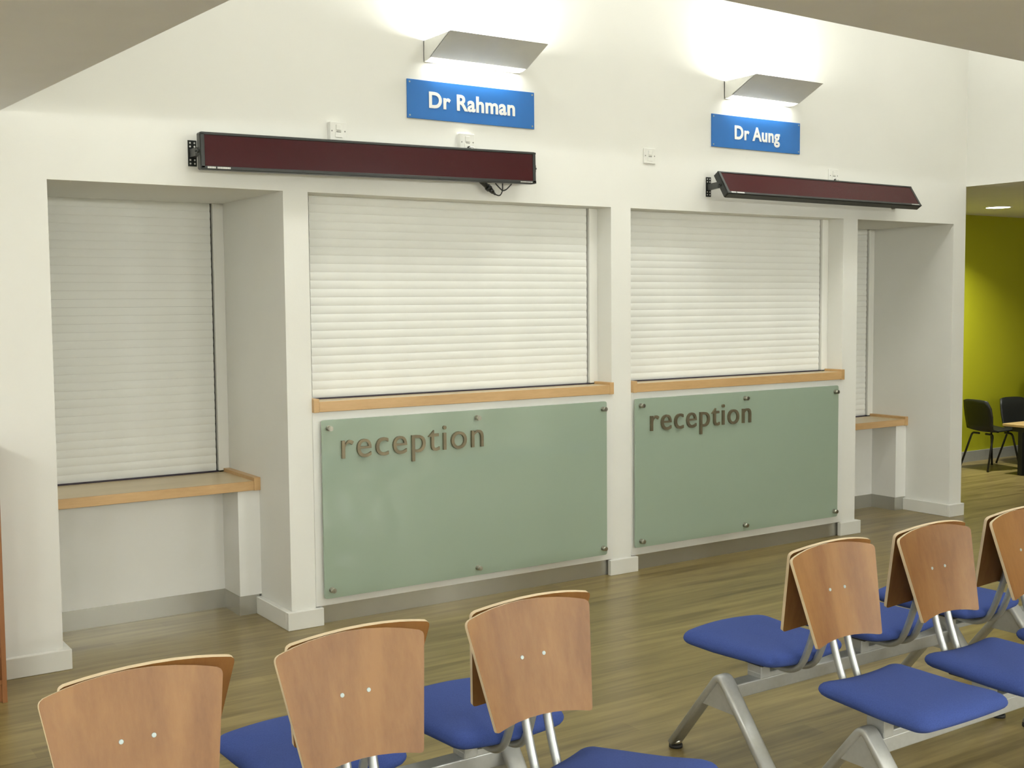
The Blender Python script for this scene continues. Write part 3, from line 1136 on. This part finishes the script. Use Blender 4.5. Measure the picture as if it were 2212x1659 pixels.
e = empty('armchair', (9.84, 1.365, 0), math.radians(10))
tag(e, 'dark brown padded armchair at the right edge of the lime room', 'armchair')
box_obj('seat', (-0.24, 0.24, -0.28, 0.20, 0.14, 0.40), M_BROWN, e, 0.05)
box_obj('backrest', (-0.30, 0.30, 0.14, 0.28, 0.14, 0.76), M_BROWN, e, 0.06)
for s in (-1, 1):
    xs = sorted((s * 0.24, s * 0.34))
    box_obj('armrest', (xs[0], xs[1], -0.28, 0.26, 0.14, 0.56), M_BROWN, e, 0.045)
for sx in (-1, 1):
    for yy in (-0.22, 0.20):
        bm = bmesh.new()
        add_cyl(bm, (sx * 0.26, yy, 0), (0, 0, 1), 0.018, 0, 0.16, 10, r1=0.024)
        link('leg', mesh_of(bm, 'leg', M_KIDBLACK), e)


def downlight(x, y, z, label, power, lens, r=0.10, group='round recessed ceiling lights'):
    e = empty('ceiling_downlight', (x, y, z))
    tag(e, label, 'ceiling light', group)
    bm = bmesh.new()
    n = 28
    for (ra, za), (rb, zb) in (((r + 0.022, 0.0), (r + 0.018, -0.008)), ((r + 0.018, -0.008), (r, -0.006)), ((r, -0.006), (r, 0.0))):
        A = [bm.verts.new((ra * math.cos(2 * PI * k / n), ra * math.sin(2 * PI * k / n), za)) for k in range(n)]
        B = [bm.verts.new((rb * math.cos(2 * PI * k / n), rb * math.sin(2 * PI * k / n), zb)) for k in range(n)]
        for k in range(n):
            bm.faces.new((A[k], A[(k + 1) % n], B[(k + 1) % n], B[k]))
    link('trim_ring', mesh_of(bm, 'trim_ring', M_PLASTIC), e)
    bm = bmesh.new()
    add_cyl(bm, (0, 0, 0), (0, 0, -1), r, 0, 0.003, n)
    link('lens', mesh_of(bm, 'lens', lens), e)
    area('downlight_lamp', (0, 0, -0.010), (0, 0, 0), 2 * r, 2 * r, power, LIGHT_COL, e, 'DISK', math.radians(128))
    return e


downlight(8.14, 0.99, ZC, 'glowing round ceiling light in the lime green room', P_LIME, M_LENS)


def drum_light(x, y, power):
    """added surface mounted opal drum, out of view: it lights sideways as well as down"""
    e = empty('added_drum_light', (x, y, ZC))
    tag(e, 'round opal ceiling light added over the waiting area, outside the picture', 'ceiling light', 'added opal ceiling lights of the waiting area')
    bm = bmesh.new()
    add_cyl(bm, (0, 0, 0), (0, 0, -1), 0.185, 0, 0.022, 32)
    link('base', mesh_of(bm, 'base', M_PLASTIC), e)
    r, h = 0.165, 0.12
    bm = bmesh.new()
    add_cyl(bm, (0, 0, 0), (0, 0, -1), r, 0.022, 0.022 + h, 32, r1=r * 0.97)
    link('opal_diffuser', mesh_of(bm, 'opal_diffuser', emit_mat('opal_diffuser', LIGHT_COL, power / (PI * (PI * r * r + 2 * PI * r * h)))), e)
    return e


for x, y, k in ((-2.7, -1.6, 0.55), (-2.7, -4.2, 1.0), (-0.2, -5.6, 0.18), (2.3, -5.6, 0.18), (4.8, -5.6, 0.18), (-2.7, -7.4, 1.9), (0.2, -9.0, 3.2), (3.0, -9.0, 2.9), (5.6, -9.0, 2.9)):
    drum_light(x, y, P_DOWN * k)  # unseen drums added to light the wall and recesses from the front


def added_square_light(x, y, label):
    e = empty('added_panel_light', (x, y, ZT))
    tag(e, label, 'ceiling light', 'added square lights in the high ceiling')
    bm = bmesh.new()
    for b in ((-0.31, 0.31, -0.31, -0.295, -0.02, 0), (-0.31, 0.31, 0.295, 0.31, -0.02, 0), (-0.31, -0.295, -0.295, 0.295, -0.02, 0), (0.295, 0.31, -0.295, 0.295, -0.02, 0)):
        add_box(bm, *b)
    link('frame', mesh_of(bm, 'frame', M_PLASTIC), e)
    box_obj('diffuser', (-0.295, 0.295, -0.295, 0.295, -0.010, -0.004), M_TUBELIGHT, e)
    area('fill_lamp', (0, 0, -0.022), (0, 0, 0), 0.58, 0.58, P_HIGH, LIGHT_COL, e)


for x, w in ((0.9, 'left'), (3.1, 'middle'), (5.3, 'right')):
    added_square_light(x, -1.45, 'added square fill light, unseen high above the counters, %s one of three' % w)  # unseen panels added to even out the brightness of the upper wall
